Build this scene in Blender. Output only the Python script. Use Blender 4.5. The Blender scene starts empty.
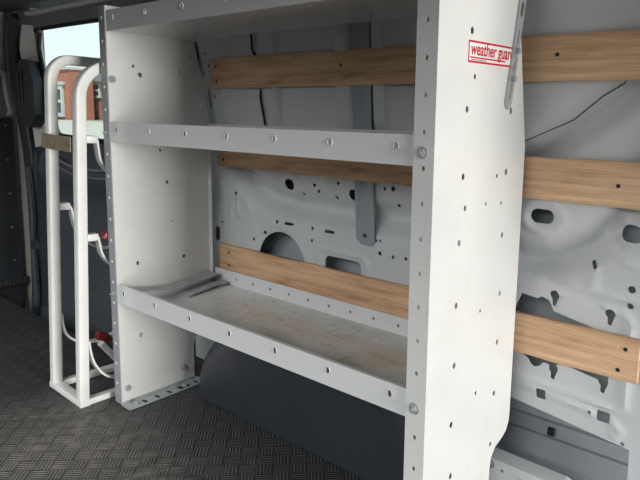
import bpy, bmesh, math, random
from mathutils import Vector, Matrix
from mathutils.geometry import delaunay_2d_cdt
random.seed(7)
S = bpy.context.scene
COL = S.collection
PI = math.pi

# ------------------------------------------------------------------ camera
CAM = Vector((1.7202, -0.9514, 0.9189))
YAW, PITCH, ROLL, FPX, PX, PY = -0.7149, -0.1536, 0.0126, 629.0113, 340.99, 207.7802
_f = Vector((math.sin(YAW)*math.cos(PITCH), math.cos(YAW)*math.cos(PITCH), math.sin(PITCH)))
_r0 = Vector((math.cos(YAW), -math.sin(YAW), 0)); _u0 = _r0.cross(_f)
_r = _r0*math.cos(ROLL) + _u0*math.sin(ROLL); _u = -_r0*math.sin(ROLL) + _u0*math.cos(ROLL)
cd = bpy.data.cameras.new('camera'); cam = bpy.data.objects.new('camera', cd); COL.objects.link(cam)
M = Matrix((_r, _u, -_f)).transposed().to_4x4(); M.translation = CAM
cam.matrix_world = M
cd.sensor_width = 36; cd.lens = FPX/640*36
cd.shift_x = (320-PX)/640; cd.shift_y = (PY-240)/640
cd.clip_start = 0.02; cd.clip_end = 200
S.camera = cam
S.view_settings.view_transform = 'Standard'
S.view_settings.look = 'None'

# ------------------------------------------------------------------ materials
def lin(c): return tuple((v/12.92 if v <= .04045 else ((v+.055)/1.055)**2.4) for v in c)
def rgb(r, g, b): return lin((r/255, g/255, b/255)) + (1,)

class NT:
    def __init__(s, name):
        s.m = bpy.data.materials.new(name); s.m.use_nodes = True
        s.t = s.m.node_tree; s.b = s.t.nodes['Principled BSDF']
    def n(s, kind, **kw):
        nd = s.t.nodes.new(kind)
        for k, v in kw.items():
            if k.startswith('i_'):
                nd.inputs[int(k[2:]) if k[2:].isdigit() else k[2:].replace('_', ' ')].default_value = v
            else: setattr(nd, k, v)
        return nd
    def l(s, a, b): s.t.links.new(a, b)
    def mix(s, fac, a, b, blend='MIX'):
        nd = s.t.nodes.new('ShaderNodeMix'); nd.data_type = 'RGBA'; nd.blend_type = blend
        for sock, v in ((nd.inputs[0], fac), (nd.inputs[6], a), (nd.inputs[7], b)):
            if hasattr(v, 'is_linked'): s.l(v, sock)
            else: sock.default_value = v
        return nd.outputs[2]
    def math(s, op, a, b=None, c=None):
        nd = s.t.nodes.new('ShaderNodeMath'); nd.operation = op
        for i, v in enumerate((a, b, c)):
            if v is None: continue
            if hasattr(v, 'is_linked'): s.l(v, nd.inputs[i])
            else: nd.inputs[i].default_value = v
        return nd.outputs[0]
    def coord(s, scale=(1, 1, 1)):
        tc = s.t.nodes.new('ShaderNodeTexCoord'); mp = s.t.nodes.new('ShaderNodeMapping')
        mp.inputs['Scale'].default_value = scale; s.l(tc.outputs['Object'], mp.inputs[0]); return mp.outputs[0]
    def noise(s, vec, scale, detail=4, rough=.6):
        nd = s.t.nodes.new('ShaderNodeTexNoise'); s.l(vec, nd.inputs['Vector'])
        nd.inputs['Scale'].default_value = scale; nd.inputs['Detail'].default_value = detail
        nd.inputs['Roughness'].default_value = rough; return nd.outputs[0]
    def ramp(s, fac, stops):
        nd = s.t.nodes.new('ShaderNodeValToRGB'); s.l(fac, nd.inputs[0])
        e = nd.color_ramp.elements
        while len(e) < len(stops): e.new(.5)
        for k, (p, c) in enumerate(stops): e[k].position = p; e[k].color = c if len(c) == 4 else (*c, 1)
        return nd.outputs[0]
    def bump(s, h, strength=.3, dist=.002):
        nd = s.t.nodes.new('ShaderNodeBump'); nd.inputs['Strength'].default_value = strength
        nd.inputs['Distance'].default_value = dist; s.l(h, nd.inputs['Height']); s.l(nd.outputs[0], s.b.inputs['Normal'])

def paint(name, col, rough=.4, var=.06, metal=0, nscale=6, spec=.5):
    t = NT(name); v = t.coord()
    n1 = t.noise(v, nscale, 5); n2 = t.noise(v, nscale*14, 3)
    c2 = tuple(max(0, x*(1-var*2.2)) for x in col[:3]) + (1,)
    c = t.mix(t.ramp(n1, [(.35, (0,0,0)), (.7, (1,1,1))]), col, c2)
    t.l(c, t.b.inputs['Base Color'])
    t.l(t.math('MULTIPLY_ADD', n2, .15, rough-.07), t.b.inputs['Roughness'])
    t.b.inputs['Metallic'].default_value = metal
    t.b.inputs['Specular IOR Level'].default_value = spec
    return t.m

def scuffed(name, col, rough=.35):
    """painted sheet steel with thin dark scratches and grime spots"""
    t = NT(name); v = t.coord(); v2 = t.coord((3, 3, 60)); v3 = t.coord((45, 6, 6))
    n = t.noise(v, 5, 6); s1 = t.noise(v2, 1.3, 5, .7); s2 = t.noise(v3, 1.7, 5, .7); sp = t.noise(v, 55, 2)
    c = t.mix(t.ramp(n, [(.4, (0,0,0)), (.75, (.7,.7,.7))]), col, tuple(x*.86 for x in col[:3])+(1,))
    m = t.math('MAXIMUM', t.ramp(s1, [(.74, (0,0,0)), (.8, (1,1,1))]), t.ramp(s2, [(.74, (0,0,0)), (.8, (1,1,1))]))
    c = t.mix(t.math('MULTIPLY', m, .18), c, (.12, .12, .12, 1))
    c = t.mix(t.math('MULTIPLY', t.ramp(sp, [(.72, (0,0,0)), (.78, (1,1,1))]), .3), c, (.15, .14, .12, 1))
    t.l(c, t.b.inputs['Base Color']); t.b.inputs['Roughness'].default_value = rough
    return t.m

def shelf_mat(name):
    """white shelf paint, worn and soiled on the upward faces towards the right-hand end"""
    t = NT(name); v = t.coord(); geo = t.n('ShaderNodeNewGeometry')
    sep = t.n('ShaderNodeSeparateXYZ'); t.l(geo.outputs['Normal'], sep.inputs[0])
    up = t.math('GREATER_THAN', sep.outputs[2], .5)
    pos = t.n('ShaderNodeSeparateXYZ'); t.l(v, pos.inputs[0])
    n = t.noise(v, 4, 6); n2 = t.noise(t.coord((2, 40, 2)), 2.2, 5, .7); n3 = t.noise(t.coord((30, 3, 2)), 2, 5, .7); sp = t.noise(v, 38, 3)
    base = rgb(214, 215, 214)
    band = t.math('MULTIPLY', t.ramp(pos.outputs[0], [(.2, (0,0,0)), (.36, (1,1,1))]), up)
    mott = t.ramp(n, [(.3, (.2,.2,.2)), (.75, (1,1,1))])
    c = t.mix(t.math('MULTIPLY', t.math('MULTIPLY', band, mott), .85), base, rgb(166, 158, 140))
    scr = t.math('MAXIMUM', t.ramp(n2, [(.58, (0,0,0)), (.70, (1,1,1))]), t.ramp(n3, [(.58, (0,0,0)), (.70, (1,1,1))]))
    c = t.mix(t.math('MULTIPLY', t.math('MULTIPLY', scr, up), .38), c, rgb(105, 102, 96))
    c = t.mix(t.math('MULTIPLY', t.math('MULTIPLY', t.ramp(sp, [(.64, (0,0,0)), (.70, (1,1,1))]), up), .38), c, rgb(95, 88, 76))
    t.l(c, t.b.inputs['Base Color'])
    t.b.inputs['Roughness'].default_value = .15
    return t.m

def wood(name, tone=1.0):
    t = NT(name); v = t.coord((1.2, 10, 22)); vf = t.coord((4, 40, 160))
    n = t.noise(v, 2.2, 6, .65); nf = t.noise(vf, 2, 5, .7); blot = t.noise(t.coord((2.2, 4, 9)), 2.4, 3)
    d = lambda r, g, b: rgb(r*tone, g*tone, b*tone)
    c = t.ramp(n, [(.28, d(130, 101, 74)), (.5, d(170, 138, 108)), (.75, d(192, 162, 132))])
    c = t.mix(t.math('MULTIPLY', t.ramp(nf, [(.5, (0,0,0)), (.72, (1,1,1))]), .5), c, d(110, 80, 54))
    c = t.mix(t.math('MULTIPLY', t.ramp(blot, [(.6, (0,0,0)), (.74, (1,1,1))]), .4), c, d(92, 66, 46))
    t.l(c, t.b.inputs['Base Color']); t.b.inputs['Roughness'].default_value = .55
    t.bump(nf, .25, .001)
    return t.m

def mat_floor():
    """black rubber mat: checker of squares filled with short bars turned alternately, dusty in patches"""
    t = NT('rubber_tread'); tc = t.n('ShaderNodeTexCoord'); sp = t.n('ShaderNodeSeparateXYZ')
    t.l(tc.outputs['Object'], sp.inputs[0]); s = 1/.044
    x = t.math('MULTIPLY', t.math('ADD', sp.outputs[0], sp.outputs[1]), s*.7071); y = t.math('MULTIPLY', t.math('SUBTRACT', sp.outputs[1], sp.outputs[0]), s*.7071)
    par = t.math('MODULO', t.math('ADD', t.math('ADD', t.math('FLOOR', x), t.math('FLOOR', y)), 2000), 2)
    bx = t.math('SINE', t.math('MULTIPLY', x, 2*PI*5)); by = t.math('SINE', t.math('MULTIPLY', y, 2*PI*5))
    h = t.math('ADD', t.math('MULTIPLY', bx, par), t.math('MULTIPLY', by, t.math('SUBTRACT', 1, par)))
    edge = t.math('MINIMUM', t.math('PINGPONG', x, .5), t.math('PINGPONG', y, .5))
    e = t.ramp(edge, [(.02, (0,0,0)), (.05, (1,1,1))])
    hh = t.math('MULTIPLY', t.math('MULTIPLY_ADD', h, .5, .5), e)
    v = t.coord(); d1 = t.noise(v, 3.2, 6, .7); d2 = t.noise(v, 30, 4)
    dust = t.math('MULTIPLY', t.ramp(d1, [(.47, (0,0,0)), (.64, (1,1,1))]), t.ramp(d2, [(.42, (0,0,0)), (.6, (1,1,1))]))
    c = t.mix(hh, rgb(43, 44, 46), rgb(72, 73, 74))
    # worn, sandy patch in the walkway by the rack
    dx = t.math('SUBTRACT', sp.outputs[0], .12); dy = t.math('ADD', sp.outputs[1], .30)
    rr = t.math('SQRT', t.math('ADD', t.math('MULTIPLY', dx, dx), t.math('MULTIPLY', t.math('MULTIPLY', dy, dy), 2)))
    patch = t.ramp(rr, [(.05, (1,1,1)), (.48, (0,0,0))])
    c = t.mix(t.math('MULTIPLY', t.math('MULTIPLY', dust, t.math('MULTIPLY_ADD', patch, .9, .1)), .9), c, rgb(172, 162, 146))
    c = t.mix(t.math('MULTIPLY', patch, .55), c, t.mix(hh, rgb(84, 80, 74), rgb(168, 162, 152)))
    fl1 = t.noise(t.coord((90, 14, 1)), 1.5, 3); fl2 = t.noise(t.coord((14, 90, 1)), 1.3, 3)
    fk = t.math('MAXIMUM', t.ramp(fl1, [(.71, (0,0,0)), (.76, (1,1,1))]), t.ramp(fl2, [(.72, (0,0,0)), (.77, (1,1,1))]))
    c = t.mix(t.math('MULTIPLY', fk, .55), c, rgb(190, 184, 172))
    t.l(c, t.b.inputs['Base Color']); t.b.inputs['Roughness'].default_value = .48
    t.bump(hh, .8, .003)
    return t.m

WHITE = scuffed('white_steel', rgb(215, 215, 212), .33)
LIPW = scuffed('white_lip_steel', rgb(208, 210, 211), .36)
SHELF = shelf_mat('worn_shelf_paint')
VANW = paint('van_white', rgb(200, 203, 204), .42, .04)
SKIN = paint('bare_inner_skin', rgb(168, 174, 180), .5, .08)
RACKW = paint('rack_white', rgb(230, 230, 225), .4, .06)
WOOD = wood('plywood', 1.25); WOOD2 = wood('plywood_high', 1.2); WOOD3 = wood('plywood_mid', 1.24)  # same plywood, in a slightly different tone for each slat
FLOOR = mat_floor()
BLACK = paint('black_plastic', rgb(58, 62, 67), .45, .08)
DOORB = paint('door_trim_black', rgb(80, 86, 93), .5, .1)
HEAD = paint('headliner', rgb(84, 88, 96), .9, .15)
RUBBER = paint('rubber', rgb(22, 23, 25), .6)
GREYT = paint('grey_trim', rgb(135, 138, 138), .55)
CREAM = paint('cream_trim', rgb(150, 148, 140), .6)
ZINC = paint('zinc', rgb(182, 187, 187), .35, .12, .3, 30)
BOLT = paint('bolt_steel', rgb(178, 182, 182), .3, .12, .35, 60)
RED = paint('red_latch', rgb(128, 32, 36), .4)
STRIP = paint('grey_strip', rgb(172, 176, 177), .6, .12, 0, 30)
STICKW = paint('sticker_white', rgb(232, 230, 228), .4, .02)
STICKR = paint('sticker_red', rgb(190, 34, 50), .45, .03)
STICKG = paint('sticker_grey', rgb(120, 110, 112), .5, .03)
DARK = paint('hole_dark', rgb(24, 25, 27), .7)
RUST = paint('rusty_plate', rgb(150, 138, 112), .6, .25, 0, 40)

# ------------------------------------------------------------------ mesh helpers
def obj(name, bm, mat, parent=None, smooth=False, ang=None):
    bmesh.ops.recalc_face_normals(bm, faces=bm.faces)
    me = bpy.data.meshes.new(name); bm.to_mesh(me); bm.free()
    for m in (mat if isinstance(mat, (list, tuple)) else [mat]): me.materials.append(m)
    if smooth:
        for p in me.polygons: p.use_smooth = True
        me.set_sharp_from_angle(angle=math.radians(ang or 35))
    o = bpy.data.objects.new(name, me); COL.objects.link(o)
    if parent: o.parent = parent
    return o
def tag(o, label, cat, group=None):
    o['label'] = label; o['category'] = cat
    if group: o['group'] = group
    return o
def empty(name, label, cat, loc=(0, 0, 0), group=None):
    o = bpy.data.objects.new(name, None); COL.objects.link(o); o.location = loc; o.empty_display_size = .05
    return tag(o, label, cat, group)
def struct(o): o['kind'] = 'structure'; return o
def NB(): return bmesh.new()

def box(bm, lo, hi, bev=0, seg=2, mi=0):
    r = bmesh.ops.create_cube(bm, size=1)
    vs = r['verts']; lo, hi = Vector(lo), Vector(hi)
    for v in vs: v.co = Vector([lo[i] + (v.co[i]+.5)*(hi[i]-lo[i]) for i in range(3)])
    fs = list({f for v in vs for f in v.link_faces})
    for f in fs: f.material_index = mi
    if bev:
        bmesh.ops.bevel(bm, geom=list({e for f in fs for e in f.edges}), offset=bev, segments=seg, affect='EDGES', profile=.5)
def cyl(bm, c, axis, r, h, n=16, r2=None, mi=0):
    axis = Vector(axis).normalized(); c = Vector(c)
    q = axis.to_track_quat('Z', 'Y'); r2 = r if r2 is None else r2
    a = [bm.verts.new(c + q @ Vector((r*math.cos(2*PI*k/n), r*math.sin(2*PI*k/n), 0))) for k in range(n)]
    b = [bm.verts.new(c + axis*h + q @ Vector((r2*math.cos(2*PI*k/n), r2*math.sin(2*PI*k/n), 0))) for k in range(n)]
    fs = [bm.faces.new(a[::-1]), bm.faces.new(b)]
    for k in range(n): fs.append(bm.faces.new((a[k], a[(k+1) % n], b[(k+1) % n], b[k])))
    for f in fs: f.material_index = mi
def sweep(bm, pts, prof, side, closed=False):
    """profile (list of (s,t)) along pts; s along the fixed vector 'side', t along tangent x side"""
    pts = [Vector(p) for p in pts]; n = len(pts); side = Vector(side).normalized(); rings = []
    for i, p in enumerate(pts):
        a = pts[i-1] if (i > 0 or closed) else p
        b = pts[(i+1) % n] if (i < n-1 or closed) else p
        d1 = (p-a).normalized() if (p-a).length > 1e-9 else (b-p).normalized()
        d2 = (b-p).normalized() if (b-p).length > 1e-9 else d1
        t = (d1+d2).normalized(); nn = t.cross(side).normalized()
        k = 1/max(.4, t.dot(d1))
        rings.append([bm.verts.new(p + side*s + nn*(u*k)) for s, u in prof])
    m = len(prof)
    for i in range(n if closed else n-1):
        A, B = rings[i], rings[(i+1) % n]
        for k in range(m): bm.faces.new((A[k], A[(k+1) % m], B[(k+1) % m], B[k]))
    if not closed:
        bm.faces.new(rings[0][::-1]); bm.faces.new(rings[-1])
def rprof(w, h, r, n=3):
    out = []
    for cx, cy, a0 in ((w/2-r, h/2-r, 0), (-w/2+r, h/2-r, 90), (-w/2+r, -h/2+r, 180), (w/2-r, -h/2+r, 270)):
        for k in range(n+1):
            a = math.radians(a0 + 90*k/n); out.append((cx + r*math.cos(a), cy + r*math.sin(a)))
    return out
def cprof(r, n=10): return [(r*math.cos(2*PI*k/n), r*math.sin(2*PI*k/n)) for k in range(n)]
def tube(bm, pts, r, n=10, closed=False):
    pts = [Vector(p) for p in pts]; N = len(pts); rings = []; up = None
    for i, p in enumerate(pts):
        a = pts[i-1] if (i > 0 or closed) else p
        b = pts[(i+1) % N] if (i < N-1 or closed) else p
        t = (b-a).normalized()
        if up is None: up = t.orthogonal().normalized()
        up = (up - t*up.dot(t)).normalized(); w = t.cross(up)
        rings.append([bm.verts.new(p + up*(r*math.cos(2*PI*k/n)) + w*(r*math.sin(2*PI*k/n))) for k in range(n)])
    for i in range(N if closed else N-1):
        A, B = rings[i], rings[(i+1) % N]
        for k in range(n): bm.faces.new((A[k], A[(k+1) % n], B[(k+1) % n], B[k]))
    if not closed: bm.faces.new(rings[0][::-1]); bm.faces.new(rings[-1])
def smooth_path(pts, sub=6):
    pts = [Vector(p) for p in pts]; out = []
    for i in range(len(pts)-1):
        p0 = pts[max(0, i-1)]; p1 = pts[i]; p2 = pts[i+1]; p3 = pts[min(len(pts)-1, i+2)]
        for k in range(sub):
            t = k/sub
            out.append(.5*((2*p1) + (p2-p0)*t + (2*p0-5*p1+4*p2-p3)*t*t + (3*p1-p0-3*p2+p3)*t**3))
    return out + [pts[-1]]

# 2-D shapes
def circ(x, y, r, n=12, ry=None): ry = ry or r; return [(x+r*math.cos(2*PI*k/n), y+ry*math.sin(2*PI*k/n)) for k in range(n)]
def rrect(x0, y0, x1, y1, r, n=4):
    return [((x0+x1)/2+a, (y0+y1)/2+b) for a, b in rprof(x1-x0, y1-y0, r, n)]
def rot2(poly, a):
    cx = sum(p[0] for p in poly)/len(poly); cy = sum(p[1] for p in poly)/len(poly); c, s = math.cos(a), math.sin(a)
    return [(cx+(x-cx)*c-(y-cy)*s, cy+(x-cx)*s+(y-cy)*c) for x, y in poly]
def inside(p, poly):
    x, y = p; r = False; j = len(poly)-1
    for i in range(len(poly)):
        xi, yi = poly[i]; xj, yj = poly[j]
        if (yi > y) != (yj > y) and x < (xj-xi)*(y-yi)/(yj-yi)+xi: r = not r
        j = i
    return r
def sheet(bm, outer, holes, fn, back, grid=None, mi=0):
    """sheet of metal: outline with real cut-outs; fn maps (u,v) to a point, back is the thickness vector"""
    V, E = [], []
    for lp in [outer]+holes:
        b = len(V); V += [Vector(p) for p in lp]; E += [(b+k, b+(k+1) % len(lp)) for k in range(len(lp))]
    if grid:
        us = [p[0] for p in outer]; vs = [p[1] for p in outer]
        bbs = [(min(p[0] for p in h)-grid*.3, max(p[0] for p in h)+grid*.3, min(p[1] for p in h)-grid*.3, max(p[1] for p in h)+grid*.3) for h in holes]
        u = min(us)+grid/2
        while u < max(us):
            v = min(vs)+grid/2
            while v < max(vs):
                if inside((u, v), outer) and not any(b[0] < u < b[1] and b[2] < v < b[3] for b in bbs): V.append(Vector((u, v)))
                v += grid
            u += grid
    ov, oe, of, *_ = delaunay_2d_cdt(V, E, [], 0, 1e-6)
    bbh = [(min(p[0] for p in h), max(p[0] for p in h), min(p[1] for p in h), max(p[1] for p in h), h) for h in holes]
    keep = []
    for f in of:
        c = sum((ov[i] for i in f), Vector((0, 0)))/len(f)
        if not inside(c, outer): continue
        if any(b[0] < c.x < b[1] and b[2] < c.y < b[3] and inside(c, b[4]) for b in bbh): continue
        keep.append(f)
    back = Vector(back); P = [Vector(fn(v.x, v.y)) for v in ov]
    used = sorted({i for f in keep for i in f}); A = {i: bm.verts.new(P[i]) for i in used}; B = {i: bm.verts.new(P[i]+back) for i in used}
    cnt = {}
    for f in keep:
        fa = bm.faces.new([A[i] for i in f]); fb = bm.faces.new([B[i] for i in reversed(f)])
        fa.material_index = fb.material_index = mi
        for k in range(len(f)):
            a, b = f[k], f[(k+1) % len(f)]; cnt.setdefault((min(a, b), max(a, b)), []).append((a, b))
    for k, l in cnt.items():
        if len(l) == 1:
            a, b = l[0]
            q = bm.faces.new((A[b], A[a], B[a], B[b])); q.material_index = mi

# ------------------------------------------------------------------ floor
bm = NB()
fl = [(-2.4, -2.2), (2.7, -2.2), (2.7, .46), (-.34, .46), (-.34, .2), (-1.75, .2), (-1.75, .46), (-2.4, .46)]
sheet(bm, fl, [], lambda x, y: (x, y, 0), (0, 0, -.03))
struct(obj('floor', bm, FLOOR))
bm = NB()   # door step well below the mat
box(bm, (-1.75, .2, -.26), (-.34, .6, -.22)); box(bm, (-1.75, .2, -.24), (-.34, .21, -.03))
struct(obj('trim_1', bm, BLACK))

# ------------------------------------------------------------------ side wall of the van with its pressings and cut-outs
def seg_dist(p, path):
    best = 9
    for (x0, y0), (x1, y1) in zip(path, path[1:]):
        dx, dy = x1-x0, y1-y0; t = max(0, min(1, ((p[0]-x0)*dx+(p[1]-y0)*dy)/(dx*dx+dy*dy)))
        d = math.hypot(p[0]-x0-t*dx, p[1]-y0-t*dy)
        if d < best: best = d
    return best
SW1 = [(-.1, .86), (.03, .79), (.10, .735), (.16, .68), (.24, .645), (.35, .63), (.55, .628), (.85, .635), (1.04, .60), (1.10, .585), (1.17, .592), (1.25, .63), (1.31, .69), (1.36, .79), (1.42, .9)]
SW2 = [(1.42, 1.04), (1.33, .978), (1.26, .925), (1.2, .88), (1.13, .835), (1.05, .80)]
SEAM = [(1.05, .84), (1.10, .858), (1.2, .905), (1.26, .955), (1.30, .98), (1.31, .998), (1.36, 1.03)]
BEADS = [[(1.05, .555), (1.2, .545), (1.42, .53)], [(1.08, .528), (1.2, .522), (1.34, .505), (1.355, .49), (1.355, .30), (1.33, .292), (1.09, .306)],
         [(1.09, .285), (1.13, .288), (1.33, .265), (1.35, .25), (1.34, .232)], [(.1, .63), (.09, .57), (.15, .565), (.17, .575), (.12, .64), (.1, .63)],
         [(.06, .60), (.055, .45)], [(.085, .5), (.085, .42)], [(.47, .50), (.47, .42)], [(.47, .512), (.64, .508), (.655, .49), (.655, .38)],
         [(1.27, .55), (1.275, .6), (1.31, .62), (1.36, .61)]]
RIMS = [('c', .304, .432, .122), ('s', 1.15, .689, .045, .034), ('s', .46, .706, .045, .03), ('s', 1.335, .672, .045, .034), ('s', .338, .691, .036, .03)]
RIBS = [(.575, .035), (.30, .02), (.06, .02), (.70, .03)]
def wall_y(x, z):
    y = .395 - max(0, z-.80)*.085
    d = 0
    a = seg_dist((x, z), SW1); d += .040*math.exp(-(a/.036)**2)
    if x > .9:
        a = seg_dist((x, z), SW2); d += .036*math.exp(-(a/.034)**2)
        a = seg_dist((x, z), SEAM); d += .004*math.exp(-(a/.005)**2)
    for b in BEADS:
        if abs(x-b[0][0]) < .5 and abs(z-b[0][1]) < .3:
            a = seg_dist((x, z), b)
            if a < .03: d -= .005*math.exp(-(a/.007)**2)
    for r in RIMS:
        if r[0] == 'c': a = abs(math.hypot(x-r[1], z-r[2])-r[3])
        else: a = abs((((x-r[1])/r[3])**2 + ((z-r[2])/r[4])**2)**.5-1)*min(r[3], r[4])
        if a < .04: d -= .005*math.exp(-(a/.008)**2)
    if z > .86:
        for c, w in RIBS: d -= .014*max(0, min(1, (w-abs(x-c))/.012))*min(1, (z-.86)/.03)
    return y + d
wo = [(-.16, 0), (.1, 0), (.1, .16), (.16, .24), (1.095, .245), (1.372, .212), (1.376, 0), (1.75, 0), (1.75, 1.38), (-.16, 1.38)]
wh = [circ(.304, .432, .106, 40),
      rrect(.492, .38, .63, .495, .018), rrect(.318, .675, .358, .708, .015), rrect(.578, .665, .618, .70, .015),
      rrect(-.028, .465, -.004, .515, .011),
      # access opening behind the lowest slat
      [(1.105, .49), (1.112, .505), (1.15, .50), (1.16, .507), (1.178, .50), (1.19, .478), (1.32, .452), (1.325, .46), (1.335, .455), (1.33, .445), (1.318, .44), (1.318, .347), (1.31, .345), (1.215, .362), (1.20, .352), (1.19, .347), (1.182, .352), (1.172, .352), (1.165, .342), (1.153, .337), (1.142, .341), (1.136, .352), (1.122, .36), (1.108, .375), (1.095, .40), (1.09, .45)],
      rrect(1.122, .674, 1.176, .706, .0155), rrect(1.312, .656, 1.362, .69, .016),
      rot2(rrect(1.258, .592, 1.277, .602, .004), -.9),
      rrect(1.161, .264, 1.184, .288, .003), rrect(1.30, .256, 1.328, .28, .003)]
for x, z in ((1.19, .508), (1.312, .492), (1.197, .336), (1.308, .338)):   # keyholes
    k = [(x+.011*math.cos(a), z+.008+.011*math.sin(a)) for a in [math.radians(-40+28*i) for i in range(11)]]
    wh.append(k + [(x-.005, z-.016), (x+.003, z-.018)])
for x, z, r in ((1.35, .56, .008), (1.35, .525, .007), (1.285, .27, .004), (1.357, .22, .005), (1.105, .735, .004), (-.06, .93, .005), (-.02, 1.06, .008), (-.035, 1.10, .006), (.02, 1.06, .006), (.0, .96, .005),
                (.085, .641, .006), (.284, .568, .0055), (.233, .528, .006), (.174, .497, .0055), (.011, .533, .005), (.437, .567, .0055), (.437, .530, .0055), (.694, .567, .004), (.695, .532, .006), (.74, .529, .005),
                (.782, .531, .005), (.39, .667, .005), (.527, .669, .006), (.539, .713, .006), (.446, .699, .006), (.463, .682, .006), (.707, .712, .005), (.734, .714, .007), (.745, .669, .005)):
    wh.append(circ(x, z, r, 10))
wh += [rrect(.318, .5635, .356, .5725, .004), rrect(.487, .5615, .525, .5705, .004), rrect(.650, .5615, .684, .5685, .003)]
wh.append([(-.105, 1.15), (-.075, 1.14), (-.045, 1.03), (-.058, 1.02)]); wh.append([(-.04, .985), (-.028, .98), (-.02, .92), (-.03, .92)])
bm = NB()
sheet(bm, wo, wh, lambda x, z: (x, wall_y(x, z), z), (0, .002, 0), grid=.009)
struct(obj('wall_side', bm, VANW, smooth=True, ang=40))
bm = NB(); tube(bm, [(x, wall_y(x, z)-.0042, z) for x, z in SEAM], .001, 6); struct(obj('trim_13', bm, DARK))
# outer skin with its long swage lines, seen through the cut-outs and under the panel
bm = NB()
prof = [(1.4, 0), (.55, 0), (.235, 0), (.205, -.012), (.185, -.012), (.17, .002), (.135, .004), (.12, .018), (.05, .02), (.04, .0), (-.05, .0)]
for (z0, d0), (z1, d1) in zip(prof, prof[1:]):
    y0, y1 = .475+d0-max(0, z0-.8)*.085, .475+d1-max(0, z1-.8)*.085
    vs = [bm.verts.new(p) for p in ((-.3, y0, z0), (1.8, y0, z0), (1.8, y1, z1), (-.3, y1, z1))]; bm.faces.new(vs)
struct(obj('wall_outer', bm, SKIN))
bm = NB()
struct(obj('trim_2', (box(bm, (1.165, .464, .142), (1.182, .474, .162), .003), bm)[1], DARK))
# sill plate with punched holes at the foot of the wall
bm = NB()
sheet(bm, [(1.045, .03), (1.30, .03), (1.30, .085), (1.25, .105), (1.065, .108), (1.045, .10)],
      [circ(1.085, .094, .010, 12), circ(1.115, .085, .0045, 8), circ(1.16, .078, .005, 8), circ(1.205, .074, .005, 8), rrect(1.058, .045, 1.083, .07, .003)],
      lambda x, z: (x, .335, z), (0, .05, 0))
struct(obj('trim_3', bm, VANW))
bm = NB(); cyl(bm, (1.085, .34, .094), (0, -1, 0), .0115, .008, 18); cyl(bm, (1.085, .332, .094), (0, -1, 0), .007, .003, 14)
struct(obj('trim_4', bm, GREYT, smooth=True))
# ------------------------------------------------------------------ ceiling, rails
bm = NB(); box(bm, (-2.4, -1.5, 1.40), (2.5, .60, 1.43)); struct(obj('ceiling', bm, HEAD))
bm = NB(); sweep(bm, [(-1.42, .40, 1.352), (-.16, .40, 1.352)], rprof(.05, .022, .01), (0, 1, 0)); struct(obj('trim_5', bm, WHITE, smooth=True))

bm = NB(); box(bm, (2.3, .14, .72), (2.42, .44, 1.40), .02); struct(obj('shade_block', bm, VANW))   # unseen block added to shade the upper right wall from the rear light
# ------------------------------------------------------------------ sliding door with window
DY = .45
winp = [(-1.41, 1.20), (-1.39, 1.262), (-1.355, 1.285), (-.30, 1.27), (-.25, 1.23), (-.25, .80), (-.28, .765), (-1.25, .785), (-1.295, .80), (-1.325, .84)]
bm = NB()
sheet(bm, [(-1.56, .70), (-.17, .70), (-.17, 1.37), (-1.60, 1.37), (-1.62, 1.2)], [winp], lambda x, z: (x, DY - .03*max(0, min(1, (z-.7)/.6)), z), (0, .014, 0))
door = struct(obj('door_1', bm, GREYT))
bm = NB(); tube(bm, smooth_path([(x, DY-.02, z) for x, z in winp] + [(winp[0][0], DY-.02, winp[0][1])], 4)[:-1], .011, 8, True)
obj('window_seal', bm, RUBBER, door, True)
bm = NB()   # moulded lower trim
sheet(bm, [(-1.43, -.24), (-.17, -.24), (-.17, .755), (-1.25, .775), (-1.40, .75)], [], lambda x, z: (x, .43 - .05*math.exp(-((z-.62)/.07)**2), z), (0, .02, 0), grid=.03)
obj('door_trim', bm, DOORB, door, True)
bm = NB(); tube(bm, smooth_path([(-1.22, .372, .70), (-1.0, .372, .655), (-.7, .372, .66), (-.45, .372, .70)], 6), .006, 8)
tube(bm, smooth_path([(-1.22, .38, .66), (-1.0, .375, .62), (-.7, .375, .625), (-.45, .38, .66)], 6), .004, 8)
obj('trim_bead', bm, GREYT, door, True)
# glass
t = NT('window_glass'); t.t.nodes.remove(t.b)
tr = t.n('ShaderNodeBsdfTransparent'); tr.inputs[0].default_value = (.95, .99, .99, 1)
gl = t.n('ShaderNodeBsdfGlossy'); gl.inputs['Roughness'].default_value = .02
ms = t.n('ShaderNodeMixShader'); ms.inputs[0].default_value = .05
t.l(tr.outputs[0], ms.inputs[1]); t.l(gl.outputs[0], ms.inputs[2]); t.l(ms.outputs[0], t.t.nodes['Material Output'].inputs[0])
bm = NB(); sheet(bm, winp, [], lambda x, z: (x, DY, z), (0, .004, 0)); struct(obj('window_1', bm, t.m))
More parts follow.
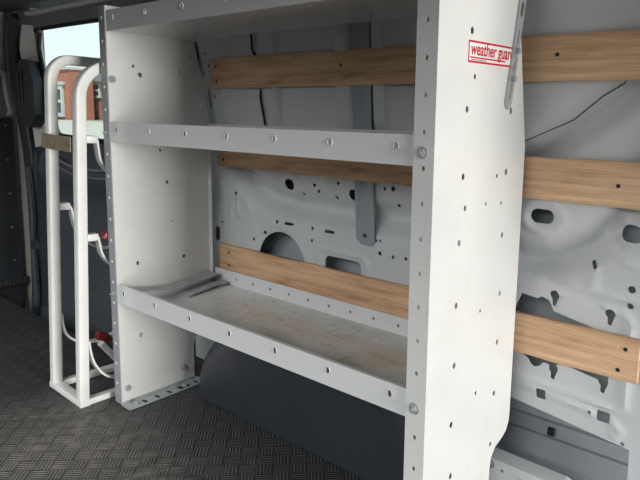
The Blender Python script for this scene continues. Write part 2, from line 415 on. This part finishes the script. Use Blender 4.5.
# B-pillar, pale lower-left frame and dark strip
bm = NB()
sheet(bm, [(-1.37, .735), (-1.345, .80), (-1.425, 1.20), (-1.42, 1.30), (-1.51, 1.31), (-1.535, 1.2), (-1.49, .9), (-1.47, .72)], [], lambda x, z: (x, .432+(-1.40-x)*-.3, z), (0, .03, 0))
struct(obj('trim_6', bm, RACKW))
bm = NB(); sheet(bm, [(-1.50, -.1), (-1.40, -.1), (-1.37, .735), (-1.47, .72)], [], lambda x, z: (x, .412, z), (0, .02, 0)); struct(obj('trim_12', bm, BLACK))
bm = NB()
sweep(bm, smooth_path([(-1.62, .43, 1.36), (-1.68, .43, 1.20), (-1.65, .43, .98), (-1.57, .43, .70), (-1.55, .43, .30), (-1.58, .43, -.2)], 6), rprof(.05, .10, .015), (0, 1, 0))
struct(obj('trim_7', bm, BLACK, smooth=True))
bm = NB(); sweep(bm, smooth_path([(-1.525, .392, .62), (-1.505, .392, .4), (-1.515, .392, .25)], 5), rprof(.02, .03, .006), (0, 1, 0))
sweep(bm, smooth_path([(-1.52, .392, .2), (-1.515, .392, .0), (-1.53, .392, -.1)], 5), rprof(.02, .035, .006), (0, 1, 0))
struct(obj('trim_8', bm, paint('dim_grey', rgb(84, 88, 92), .5)))
bm = NB(); box(bm, (-2.4, .46, -.3), (-1.55, .52, 1.40)); struct(obj('trim_11', bm, CREAM))
# seat belt guide housing
sb = empty('seat_belt_guide', 'black rounded seat belt guide cover on the pillar beside the window', 'seat belt guide', (-1.55, .40, .85))
bm = NB()
sheet(bm, [(-1.60, .86), (-1.56, .82), (-1.48, .82), (-1.43, .88), (-1.43, 1.04), (-1.47, 1.13), (-1.56, 1.145), (-1.60, 1.12)], [], lambda x, z: (x+.06, .375, z), (0, .07, 0))
bmesh.ops.bevel(bm, geom=[e for e in bm.edges if len(e.link_faces) == 2 and e.calc_face_angle(0) > .6], offset=.012, segments=2, affect='EDGES')
obj('cover', bm, BLACK, sb, True).location = -sb.location
bm = NB(); sweep(bm, [(-1.525, .372, .93), (-1.525, .372, 1.09), (-1.485, .372, 1.09), (-1.485, .372, .93)], rprof(.006, .006, .002), (0, 1, 0), True)
obj('slot_frame', bm, paint('slot_grey', rgb(92, 98, 104), .4), sb).location = -sb.location
# front partition
bm = NB(); box(bm, (-1.86, -1.6, .86), (-1.82, .44, 1.40)); struct(obj('wall_front', bm, CREAM))
bm = NB(); box(bm, (-1.85, -1.6, -.2), (-1.78, .44, .86), .01)
wfl = struct(obj('trim_9', bm, BLACK))
bm = NB()
for k in range(5): cyl(bm, (-1.78, .395, .1+k*.18), (1, 0, 0), .007, .004, 8)
obj('rivet', bm, GREYT, wfl)
gh = empty('grab_handle', 'pale curved grab handle on the cream panel at far left', 'grab handle', (-1.80, .39, .86))
bm = NB(); tube(bm, smooth_path([(-1.82, .405, 1.09), (-1.775, .407, 1.085), (-1.765, .405, 1.02), (-1.765, .415, .93), (-1.775, .43, .89), (-1.82, .435, .88)], 6), .014, 10)
obj('grip', bm, VANW, gh, True).location = -gh.location

# ------------------------------------------------------------------ outside
bm = NB(); box(bm, (-120, .75, -.6), (60, 110, -.4)); 
gt = NT('asphalt'); gt.l(gt.ramp(gt.noise(gt.coord(), 2, 4), [(.3, rgb(150, 148, 140)), (.7, rgb(178, 174, 162))]), gt.b.inputs['Base Color'])
struct(obj('ground', bm, gt.m))
def brick(name, a, b):
    t = NT(name); br = t.n('ShaderNodeTexBrick'); tc = t.n('ShaderNodeTexCoord'); sp = t.n('ShaderNodeSeparateXYZ'); cb = t.n('ShaderNodeCombineXYZ')
    t.l(tc.outputs['Object'], sp.inputs[0]); t.l(t.math('ADD', sp.outputs[0], sp.outputs[1]), cb.inputs[0]); t.l(sp.outputs[2], cb.inputs[1]); t.l(cb.outputs[0], br.inputs[0])
    br.inputs['Color1'].default_value = a; br.inputs['Color2'].default_value = b; br.inputs['Mortar'].default_value = rgb(176, 150, 136); br.inputs['Scale'].default_value = 2.2
    t.l(br.outputs[0], t.b.inputs['Base Color']); t.b.inputs['Roughness'].default_value = .8; return t.m
BR1 = brick('brick_orange', rgb(206, 130, 100), rgb(190, 116, 90)); BR2 = brick('brick_red', rgb(176, 118, 98), rgb(160, 104, 86))
ROOF = paint('roof_grey', rgb(112, 112, 116), .8); WHT = paint('window_white', rgb(232, 234, 232), .5); PANE = paint('pane_dark', rgb(96, 110, 116), .2)
def window(par, x, z, w, h, y, t=.18):
    bm = NB(); sheet(bm, [(x, z), (x+w, z), (x+w, z+h), (x, z+h)], [[(x+t, z+t), (x+w-t, z+t), (x+w-t, z+h/2-t*.4), (x+t, z+h/2-t*.4)], [(x+t, z+h/2+t*.4), (x+w-t, z+h/2+t*.4), (x+w-t, z+h-t), (x+t, z+h-t)]],
                     lambda a, b: (a, y-.22, b), (0, .2, 0)); f = obj('window', bm, WHT, par); f.location = -par.location
    bm = NB(); box(bm, (x+.05, y-.1, z+.05), (x+w-.05, y-.03, z+h-.05)); obj('pane', bm, PANE, f)
def bpart(par, name, mat, lo, hi):
    bm = NB(); box(bm, lo, hi); o = obj(name, bm, mat, par); o.location = -par.location; return o
GZ = -.4
b1 = empty('brick_building', 'orange brick building with white shopfront seen at the left of the window', 'building', (-66, 31, GZ))
bpart(b1, 'wall', BR1, (-71, 30, GZ), (-62.1, 32.6, 4.7)); bpart(b1, 'parapet', WHT, (-71.1, 29.8, 4.7), (-62.0, 32.7, 4.95))
window(b1, -66.4, GZ+.3, 3.2, 3.2, 30, .4); bpart(b1, 'lintel', WHT, (-66.6, 29.7, 3.15), (-62.9, 29.97, 3.5))
b2 = empty('brick_house', 'low red brick house with a grey pitched roof beyond the window', 'house', (-60, 34, GZ))
bpart(b2, 'wall', BR2, (-72, 33.4, GZ), (-48, 42, 3.6))
bm = NB()
vs = [bm.verts.new(p) for p in ((-72.6, 32.8, 3.55), (-47.4, 32.8, 3.55), (-47.4, 42.6, 3.55), (-72.6, 42.6, 3.55), (-68.5, 37.5, 5.6), (-51.5, 37.5, 5.6))]
for f in ((0, 1, 5, 4), (1, 2, 5), (2, 3, 4, 5), (3, 0, 4), (3, 2, 1, 0)): bm.faces.new([vs[i] for i in f])
obj('roof', bm, ROOF, b2).location = -b2.location
for x in (-68.3, -63.9, -58.5): window(b2, x, 1.9, 2.0, 1.6, 33.4, .25)
bm = NB(); box(bm, (-90, 12, GZ), (20, 28.5, GZ+.05)); struct(obj('pavement', bm, paint('pavement_pale', rgb(206, 200, 186), .8)))

# ------------------------------------------------------------------ timber slats on the wall
def slat(label, x0, x1, z0, z1, y0, tilt, mat, screws, seed):
    e = empty('wooden_slat', label, 'wooden slat', (x0, y0, z0), 'wooden slats on the van wall')
    rn = random.Random(seed); bm = NB(); n = 24; rows = []
    for k in range(n+1):
        x = (x1-x0)*k/n; j0 = rn.uniform(-.0012, .0012); j1 = rn.uniform(-.0012, .0012)
        h = z1-z0
        rows.append([bm.verts.new(p) for p in ((x, 0, j0), (x, -tilt*h, h+j1), (x, .012-tilt*h, h+j1), (x, .012, j0))])
    for a, b in zip(rows, rows[1:]):
        for i in range(4): bm.faces.new((a[i], a[(i+1) % 4], b[(i+1) % 4], b[i]))
    bm.faces.new(rows[0][::-1]); bm.faces.new(rows[-1])
    bmesh.ops.bevel(bm, geom=[ed for ed in bm.edges if len(ed.link_faces) == 2 and ed.calc_face_angle(0) > 1], offset=.0015, segments=1, affect='EDGES')
    obj('board', bm, mat, e)
    for sx, sz in screws:
        bm = NB(); cyl(bm, (sx, .0005-tilt*sz, sz), (0, -1, 0), .0045, .0012, 12); cyl(bm, (sx, -.0006-tilt*sz, sz), (0, -1, 0), .0022, .0008, 6)
        obj('screw', bm, DARK, e)
    return e
slat('plywood slat lowest on the wall, just above the bottom shelf', .012, 1.379, .366, .461, .379, 0, WOOD,
     [(.05, .025), (.05, .07), (1.328, .022), (1.34, .07)], 1)
slat('plywood slat at middle height, just below the middle shelf', .012, 1.62, .729, .823, .379, .03, WOOD3,
     [(.03, .022), (1.3, .045)], 2)
slat('plywood slat highest on the wall, between the middle and top shelves', .005, 1.62, .985, 1.081, .362, .05, WOOD2,
     [(.03, .022), (.03, .07), (.57, .055), (1.17, .055)], 3)
# metal strap hung down the wall
ws = empty('wall_strap', 'grey flat steel strap hanging down the wall behind the middle slat', 'metal strap', (.645, .391, .55))
bm = NB()
sheet(bm, [(.612, .565), (.632, .548), (.668, .548), (.678, .56), (.674, 1.16), (.612, 1.16)], [circ(.645, .575, .006, 10)],
      lambda x, z: (x, .3915-max(0, z-.74)*.095, z), (0, .003, 0), grid=.05)
obj('strap_plate', bm, paint('strap_grey', rgb(150, 156, 162), .4), ws).location = -ws.location
bm = NB(); cyl(bm, (.645, .3905, .575), (0, -1, 0), .004, .004, 6); obj('screw', bm, DARK, ws).location = -ws.location
# black wire
bm = NB(); tube(bm, smooth_path([(.205, .350, 1.20), (.212, .357, 1.145), (.214, .360, 1.10), (.216, .376, 1.07), (.228, .382, .99), (.233, .376, .95), (.246, .382, .87), (.25, .386, .80)], 6), .0035, 6)
tag(obj('cable', bm, DARK, None, True), 'thin black wire hanging down the wall behind the highest slat', 'cable')

# ------------------------------------------------------------------ wheel arch cover
bm = NB(); secs = []
XL, XR, ZT2 = .06, 1.06, .31
def arch_profile(inset):
    x0, x1, zt = XL+inset*.8, XR-inset, ZT2-inset*.5; n = 12
    rx, rz, rr = .40, zt-.012, .15
    p = [(x0, .002)]
    p += [(x0+rx-rx*math.cos(a), zt-rz+rz*math.sin(a)) for a in [PI/2*k/n for k in range(n+1)]]
    p += [(x1-rr+rr*math.sin(a), zt-rz+rz*math.cos(a)) for a in [PI/2*k/n for k in range(n+1)]]
    return p + [(x1, .002)]
for y, ins in [(.392, 0)] + [(.195+.12-.12*math.sin(a), .12-.12*math.cos(a)) for a in [PI/2*k/10 for k in range(11)]]:
    secs.append([bm.verts.new((x, y, z)) for x, z in arch_profile(ins)])
for a, b in zip(secs, secs[1:]):
    for i in range(len(a)): bm.faces.new((a[i], a[(i+1) % len(a)], b[(i+1) % len(a)], b[i]))
bm.faces.new(secs[0][::-1]); bm.faces.new(secs[-1])
tag(obj('wheel_arch_cover', bm, paint('arch_plastic', rgb(46, 49, 56), .4, .06), None, True), 'black moulded wheel arch cover on the floor under the bottom shelf', 'wheel arch cover')

# ------------------------------------------------------------------ shelving unit
SU = empty('shelving_unit', 'white steel three-shelf van storage unit with perforated end panels standing on the floor', 'shelving unit')
W, WO, D, DT = 1.069, 1.114, .36, .287
ZL, ZM, ZT, H = .332, .82, 1.134, .057
pprof = [(0, .004), (.272, .004), (.272, .12), (.278, .145), (.295, .163), (.325, .172), (.345, .182), (.357, .20), (.36, .225), (.362, .845), (.30, 1.14), (.296, 1.205), (0, 1.205)]
def end_panel(x, dx, flange, holes, lead=True):
    bm = NB()
    sheet(bm, pprof, holes, lambda y, z: (x, y, z), (dx, 0, 0))
    if not lead: return bm
    fx0, fx1 = flange
    fh = []
    k = 0
    while .04+k*.0648 < 1.2:
        z = .04+k*.0648
        if not any(abs(z-q) < .02 for q in (ZL+H*.45, ZM+H*.45)): fh.append(circ((fx0+fx1)/2, z, .0036, 10, .0046))
        k += 1
    sheet(bm, [(fx0, .004), (fx1, .004), (fx1, 1.205), (fx0, 1.205)], fh, lambda a, z: (a, -.0035, z), (0, .0035, 0))
    return bm
lh = [circ(y, z, r, 10, r*1.15) for y, z, r in ((.081, 1.041, .004), (.103, 1.016, .007), (.241, 1.032, .006), (.241, .911, .006), (.186, .687, .005), (.073, .443, .006), (.242, .437, .006),
      (.074, .21, .007), (.164, .789, .004), (.20, .56, .003), (.31, .70, .0035), (.31, .60, .0035), (.31, .50, .0035), (.31, .79, .0035))]
rn = random.Random(3)
for k in range(6): z = 1.13-k*.05; lh.append(circ(.285+(1.14-z)*.2-.005, z, .0045, 8))
bm = end_panel(0, -.0015, (-.034, -.0), lh, False)
box(bm, (.0, .345, .21), (.018, .3465, .83)); 
lp = obj('end_panel', bm, WHITE, SU)
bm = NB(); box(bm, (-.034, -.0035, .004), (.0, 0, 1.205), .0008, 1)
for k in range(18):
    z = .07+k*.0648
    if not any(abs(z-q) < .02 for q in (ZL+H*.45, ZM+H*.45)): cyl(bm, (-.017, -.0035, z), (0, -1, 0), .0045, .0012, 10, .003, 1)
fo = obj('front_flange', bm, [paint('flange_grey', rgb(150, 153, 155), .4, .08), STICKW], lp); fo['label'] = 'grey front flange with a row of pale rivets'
rh = [circ(y, z, r, 10, r*1.2) for y, z, r in ((.111, 1.068, .006), (.128, .985, .0045), (.104, .924, .0055), (.285, .922, .006), (.100, .797, .0055), (.277, .795, .006), (.237, .789, .004), (.112, .735, .005),
      (.195, .735, .0035), (.262, .73, .0035), (.095, .669, .0055), (.274, .66, .0055), (.094, .544, .0055), (.193, .51, .0035), (.277, .53, .0055), (.096, .42, .0055), (.277, .419, .0055), (.094, .295, .0055), (.275, .30, .0055), (.19, .33, .004), (.1, .18, .0055), (.27, .18, .005))]
rp = obj('end_panel', end_panel(WO, -.0015, (W, WO), rh), WHITE, SU)
# shelves: pan with front, back and end lips
def shelf(z, depth, first):
    bm = NB(); th = .0015
    x0, x1 = .001, WO-.0025
    fh = [circ(x, (z+H*.62), .0062, 12, .0075) for x in [.035+.1655*k for k in range(7)]]
    yh = [circ(x, y, .004, 8) for x in [.12+.165*k for k in range(6)] for y in (.08, depth*.5, depth-.06)]
    sheet(bm, [(x0, .0008), (x1, .0008), (x1, depth), (x0, depth)], yh, lambda x, y: (x, y, z+.002), (0, 0, -th))
    sheet(bm, [(x0, z), (x1, z), (x1, z+H), (x0, z+H)], fh, lambda x, zz: (x, .0005, zz), (0, th, 0))
    bh = [circ(x, z+.026, .004, 8) for x in [.045+.0828*k for k in range(13)]]
    sheet(bm, [(x0, z), (x1, z), (x1, z+.05), (x0, z+.05)], bh, lambda x, zz: (x, depth-.0015, zz), (0, th, 0))
    for h in fh[:]:
        tube(bm, [(px_, -.0003, pz_) for px_, pz_ in h], .001, 6, True)
    box(bm, (x0, .002, z+H-.002), (x1, .010, z+H))            # folded-over top edge of the front lip
    box(bm, (x0, .01, z), (x0+.0015, depth-.002, z+.03)); box(bm, (x1-.0015, .01, z), (x1, depth-.002, z+.03))
    return obj('shelf', bm, [SHELF], SU)
for i, (z, d) in enumerate(((ZL, .358), (ZM, .352), (ZT, .287))): shelf(z, d, i == 0)
# bolts
def bolt(p, ax, r=.009):
    bm = NB(); p = Vector(p); ax = Vector(ax)
    cyl(bm, p, ax, r*1.25, .0015, 18); cyl(bm, p+ax*.0015, ax, r*.85, .006, 6); cyl(bm, p+ax*.0075, ax, r*.45, .004, 10)
    return obj('bolt', bm, BOLT, SU, True)
for z in (ZL+H*.45, ZM+H*.45): bolt((W+.02, -.0037, z), (0, -1, 0)); bolt((-.017, -.0037, z), (0, -1, 0), .006)
bolt((.0005, .012, 1.0), (1, 0, 0)); bolt((.0005, .022, .05), (1, 0, 0), .008); bolt((.0005, .226, .055), (1, 0, 0), .008)
# slotted mounting foot on the floor at the left panel
bm = NB()
sheet(bm, rrect(.0, -.005, .052, .285, .006), [rot2(rrect(.018, y-.007, .046, y+.007, .004), 0) for y in (.06, .105, .15, .19, .255)] + [rrect(.018, .195, .044, .228, .004)],
      lambda x, y: (x+.0005, y, .0045), (0, 0, -.003))
box(bm, (.0005, -.003, .002), (.003, .275, .010))
obj('mounting_foot', bm, ZINC, SU)
for y in (.03, .208):
    bm = NB(); cyl(bm, (.032, y, .0047), (0, 0, 1), .011, .002, 16); cyl(bm, (.032, y, .0067), (0, 0, 1), .008, .006, 6); obj('bolt', bm, BOLT, SU)
# slotted zinc strap on the outside of the right panel
bm = NB()
p0, p1 = Vector((.262, .925)), Vector((.334, 1.275)); d = (p1-p0).normalized(); n = Vector((d.y, -d.x)); hw = .0135; L = (p1-p0).length
def on(s, t): q = p0+d*s+n*t; return (q.x, q.y)
out = [on(0+hw-hw*math.cos(a), hw*math.sin(a)) for a in [-PI/2+PI*k/10 for k in range(11)]] + [on(L, hw), on(L, -hw)]
slots = []
for k in range(6):
    s = .022+k*.057
    slots.append([on(s+.004-.0045*math.cos(a), .0045*math.sin(a)) for a in [-PI/2+PI*i/6 for i in range(7)]] + [on(s+.026+.0045*math.cos(a), -.0045*math.sin(a)) for a in [-PI/2+PI*i/6 for i in range(7)]])
sheet(bm, out, slots, lambda y, z: (WO+.004, y, z), (-.0035, 0, 0))
strap = obj('slotted_strap', bm, ZINC, SU)
for s in (.063, .122):
    y, z = on(s, .0); bm = NB(); cyl(bm, (WO+.0042, y, z), (1, 0, 0), .0085, .0015, 16); cyl(bm, (WO+.0057, y, z), (1, 0, 0), .0065, .006, 6); obj('bolt', bm, BOLT, SU)
# maker's sticker
def text_bm(bm, txt, origin, size, sx, shear, bold, mi, x):
    cu = bpy.data.curves.new('lettering', 'FONT'); cu.body = txt; cu.size = 1; cu.offset = bold; cu.extrude = 0
    to = bpy.data.objects.new('lettering', cu); COL.objects.link(to)
    dg = bpy.context.evaluated_depsgraph_get(); me = bpy.data.meshes.new_from_object(to.evaluated_get(dg))
    bpy.data.objects.remove(to); bpy.data.curves.remove(cu)
    y0, z0 = origin; vm = [bm.verts.new((x, y0+size*(v.co.x*sx+v.co.y*shear), z0+size*v.co.y)) for v in me.vertices]
    for p in me.polygons:
        try: f = bm.faces.new([vm[i] for i in p.vertices]); f.material_index = mi
        except ValueError: pass
    bpy.data.meshes.remove(me)
bm = NB(); X = WO+.0003
Y0, Y1, Z0, Z1 = .098, .296, 1.009, 1.052
box(bm, (X-.0002, Y0, Z0), (X, Y1, Z1))
def frame(bm, y0, z0, y1, z1, w, x, mi):
    for a in ((y0, z0, y1, z0+w), (y0, z1-w, y1, z1), (y0, z0+w, y0+w, z1-w), (y1-w, z0+w, y1, z1-w)):
        vs = [bm.verts.new((x, a[i], a[j])) for i, j in ((0, 1), (2, 1), (2, 3), (0, 3))]; bm.faces.new(vs).material_index = mi
stick = obj('sticker', bm, STICKW, SU)
bm = NB(); frame(bm, Y0+.001, Z0+.001, Y1-.001, Z1-.001, .0040, X+.0003, 0); frame(bm, Y0+.008, Z0+.0095, Y0+.15, Z0+.0125, .0015, X+.0003, 0)
obj('border', bm, STICKR, stick)
bm = NB(); text_bm(bm, 'weather guard', (Y0+.0095, Z0+.016), .0345, .86, .12, .020, 0, X+.0004); obj('lettering', bm, STICKR, stick)
bm = NB()
for a, b in ((.012, .07),):
    vs = [bm.verts.new((X+.0003, Y0+y, Z0+z)) for y, z in ((a, .006), (b, .006), (b, .0078), (a, .0078))]; bm.faces.new(vs)
obj('small_print', bm, STICKG, stick)

# loose grey strip on the bottom shelf
bm = NB()
def ribbon(bm, pts, w, th):
    path = smooth_path(pts, 8); L = []
    for i, p in enumerate(path):
        t = (path[min(i+1, len(path)-1)]-path[max(i-1, 0)]).normalized(); s = t.cross(Vector((0, 0, 1))).normalized()
        L.append([bm.verts.new(p+s*w/2+Vector((0, 0, z))) for z in (0, th)] + [bm.verts.new(p-s*w/2+Vector((0, 0, z))) for z in (th, 0)])
    for a, b in zip(L, L[1:]):
        for i in range(4): bm.faces.new((a[i], a[(i+1) % 4], b[(i+1) % 4], b[i]))
    bm.faces.new(L[0][::-1]); bm.faces.new(L[-1])
zs = ZL+.0045
ribbon(bm, [(.075, .013, zs+.047), (.066, .06, zs+.036), (.05, .16, zs+.02), (.036, .27, zs+.022), (.03, .338, zs+.03)], .052, .003)
ribbon(bm, [(.10, .17, zs), (.085, .25, zs+.004), (.075, .31, zs+.006), (.085, .345, zs+.008)], .04, .003)
tag(obj('grey_strip', bm, STRIP, None, True), 'crumpled grey strip lying on the left end of the bottom shelf', 'strip')

# ------------------------------------------------------------------ cylinder rack
RK = empty('cylinder_rack', 'white tubular tank rack with red latches standing on the floor beside the shelving unit', 'rack', (-.17, -.09, 0))
off = -RK.location
def rackpart(name, bm, mat, smooth=True):
    o = obj(name, bm, mat, RK, smooth); o.location = off; return o
TW = .031
def hoop(x, ztop, R, yb=.24):
    pts = [(x, -.081, .004), (x, -.081, ztop-R)]
    pts += [(x, -.081+R-R*math.cos(a), ztop-R+R*math.sin(a)) for a in [PI/2*k/8 for k in range(1, 9)]]
    pts += [(x, yb-R, ztop)] + [(x, yb-R+R*math.sin(a), ztop-R+R*math.cos(a)) for a in [PI/2*k/8 for k in range(1, 9)]] + [(x, yb, .004)]
    bm = NB(); sweep(bm, pts, rprof(TW, TW, .005), (1, 0, 0)); return rackpart('hoop', bm, RACKW)
XA, XB = -.270, -.090
hoop(XA, 1.062, .06); hoop(XB, 1.045, .095)
bm = NB(); sweep(bm, [(XA-.016, -.081, .012), (XB+.016, -.081, .012)], rprof(.02, TW+.002, .003), (0, 0, 1)); rackpart('base_rail', bm, RACKW)
for x in (XA, XB):
    bm = NB(); sweep(bm, [(x, -.066, .012), (x, .226, .012)], rprof(.02, .026, .003), (0, 0, 1)); rackpart('base_rail', bm, RACKW)
bm = NB(); sweep(bm, [(XA-.016, .24, .012), (XB+.016, .24, .012)], rprof(.02, TW, .003), (0, 0, 1)); rackpart('base_rail', bm, RACKW)
bm = NB(); box(bm, (XA-.03, -.101, .79), (XB-.02, -.097, .835), .001); box(bm, (XA-.03, -.101, .79), (XA-.026, -.06, .835), .001); rackpart('cross_plate', bm, RUST, False)
def strapband(pts, w=.026):
    bm = NB(); sweep(bm, smooth_path(pts, 7), rprof(w, .007, .002, 1), (1, 0, 0)); return rackpart('retaining_strap', bm, RACKW)
def tab(x, y, z):
    bm = NB(); box(bm, (x-.013, y, z-.012), (x+.013, y+.035, z+.010), .003); return rackpart('strap_tab', bm, RACKW)
tab(XA, -.066, .605); strapband([(XA, -.032, .605), (XA, -.024, .585), (XA, -.014, .54), (XA, .012, .49), (XA, .07, .455), (XA, .15, .45), (XA, .224, .47)])
tab(XB, -.066, .535); strapband([(XB, -.032, .535), (XB, -.026, .51), (XB, -.016, .475), (XB, .018, .437), (XB, .08, .415), (XB, .15, .41), (XB, .224, .43)])
strapband([(XA, -.064, .25), (XA, -.06, .21), (XA, -.047, .175), (XA, -.02, .15), (XA, .02, .134), (XA, .08, .128), (XA, .15, .15), (XA, .224, .20)])
strapband([(XB, -.064, .21), (XB, -.058, .17), (XB, -.045, .13), (XB, -.015, .088), (XB, .025, .066), (XB, .09, .06), (XB, .15, .075), (XB, .224, .12)])
tab(XB, -.066, .83); strapband([(XB, -.032, .83), (XB, -.028, .80), (XB, -.018, .76), (XB, .015, .725), (XB, .08, .70), (XB, .15, .70), (XB, .224, .72)])
def latch(x, y, z, ang):
    bm = NB(); box(bm, (-.014, -.022, -.016), (.014, .022, .012), .005); cyl(bm, (-.018, .0, 0), (1, 0, 0), .012, .036, 12); box(bm, (-.010, .015, -.008), (.010, .05, .004), .003)
    o = rackpart('latch', bm, RED); o.matrix_local = Matrix.Translation(off+Vector((x, y, z))) @ Matrix.Rotation(ang, 4, 'X'); return o
latch(XB+.02, -.002, .535, -.5); latch(XA+.02, .068, .148, -.5)
bm = NB(); sweep(bm, [(XB, .02, .52), (XB, .06, .47)], rprof(.018, .012, .003), (1, 0, 0)); rackpart('latch_arm', bm, RACKW)
bm = NB(); sweep(bm, [(XA+.025, .06, .125), (XA+.025, .125, .045)], rprof(.026, .02, .003), (1, 0, 0)); rackpart('latch_arm', bm, RACKW)
RK.rotation_euler = Matrix.Rotation(math.radians(2.2), 3, _f).to_euler()

# ------------------------------------------------------------------ light
w = bpy.data.worlds.new('sky'); S.world = w; w.use_nodes = True; nt = w.node_tree
bg = nt.nodes['Background']; tc = nt.nodes.new('ShaderNodeTexCoord'); sp = nt.nodes.new('ShaderNodeSeparateXYZ'); rp_ = nt.nodes.new('ShaderNodeValToRGB')
nt.links.new(tc.outputs['Generated'], sp.inputs[0]); nt.links.new(sp.outputs[2], rp_.inputs[0]); 
mr = nt.nodes.new('ShaderNodeMapRange'); mr.inputs['From Min'].default_value = -.4; mr.inputs['From Max'].default_value = .3
mr.inputs['To Min'].default_value = .22; mr.inputs['To Max'].default_value = 1.3
nt.links.new(sp.outputs[1], mr.inputs[0]); nt.links.new(mr.outputs[0], bg.inputs[1]); nt.links.new(rp_.outputs[0], bg.inputs[0])
e = rp_.color_ramp.elements; e[0].position = 0; e[0].color = (.30, .30, .29, 1); e[1].position = .35; e[1].color = rgb(198, 226, 234)
k = e.new(.02); k.color = rgb(236, 242, 242)
bg.inputs[1].default_value = 1.0
def area(name, loc, target, sx, sy, power, col=(1, 1, 1)):
    l = bpy.data.lights.new(name, 'AREA'); l.shape = 'RECTANGLE'; l.size = sx; l.size_y = sy; l.energy = power; l.color = col
    o = bpy.data.objects.new(name, l); COL.objects.link(o); o.location = loc
    o.rotation_euler = (Vector(target)-Vector(loc)).to_track_quat('-Z', 'Y').to_euler(); return o
area('rear_sky_light', (10, -1.0, 1.05), (1.1, -.1, .6), 2.4, 3.0, 970, (1, .985, .955))
area('side_sky_light', (.7, -4.4, 3.1), (.7, .2, .3), 5.2, 2.6, 292, (.985, .995, 1))
sun = bpy.data.lights.new('sun', 'SUN'); sun.energy = 3.4; sun.angle = .02; so = bpy.data.objects.new('sun', sun); COL.objects.link(so)
so.rotation_euler = Vector((-.35, .55, -.95)).to_track_quat('-Z', 'Y').to_euler()
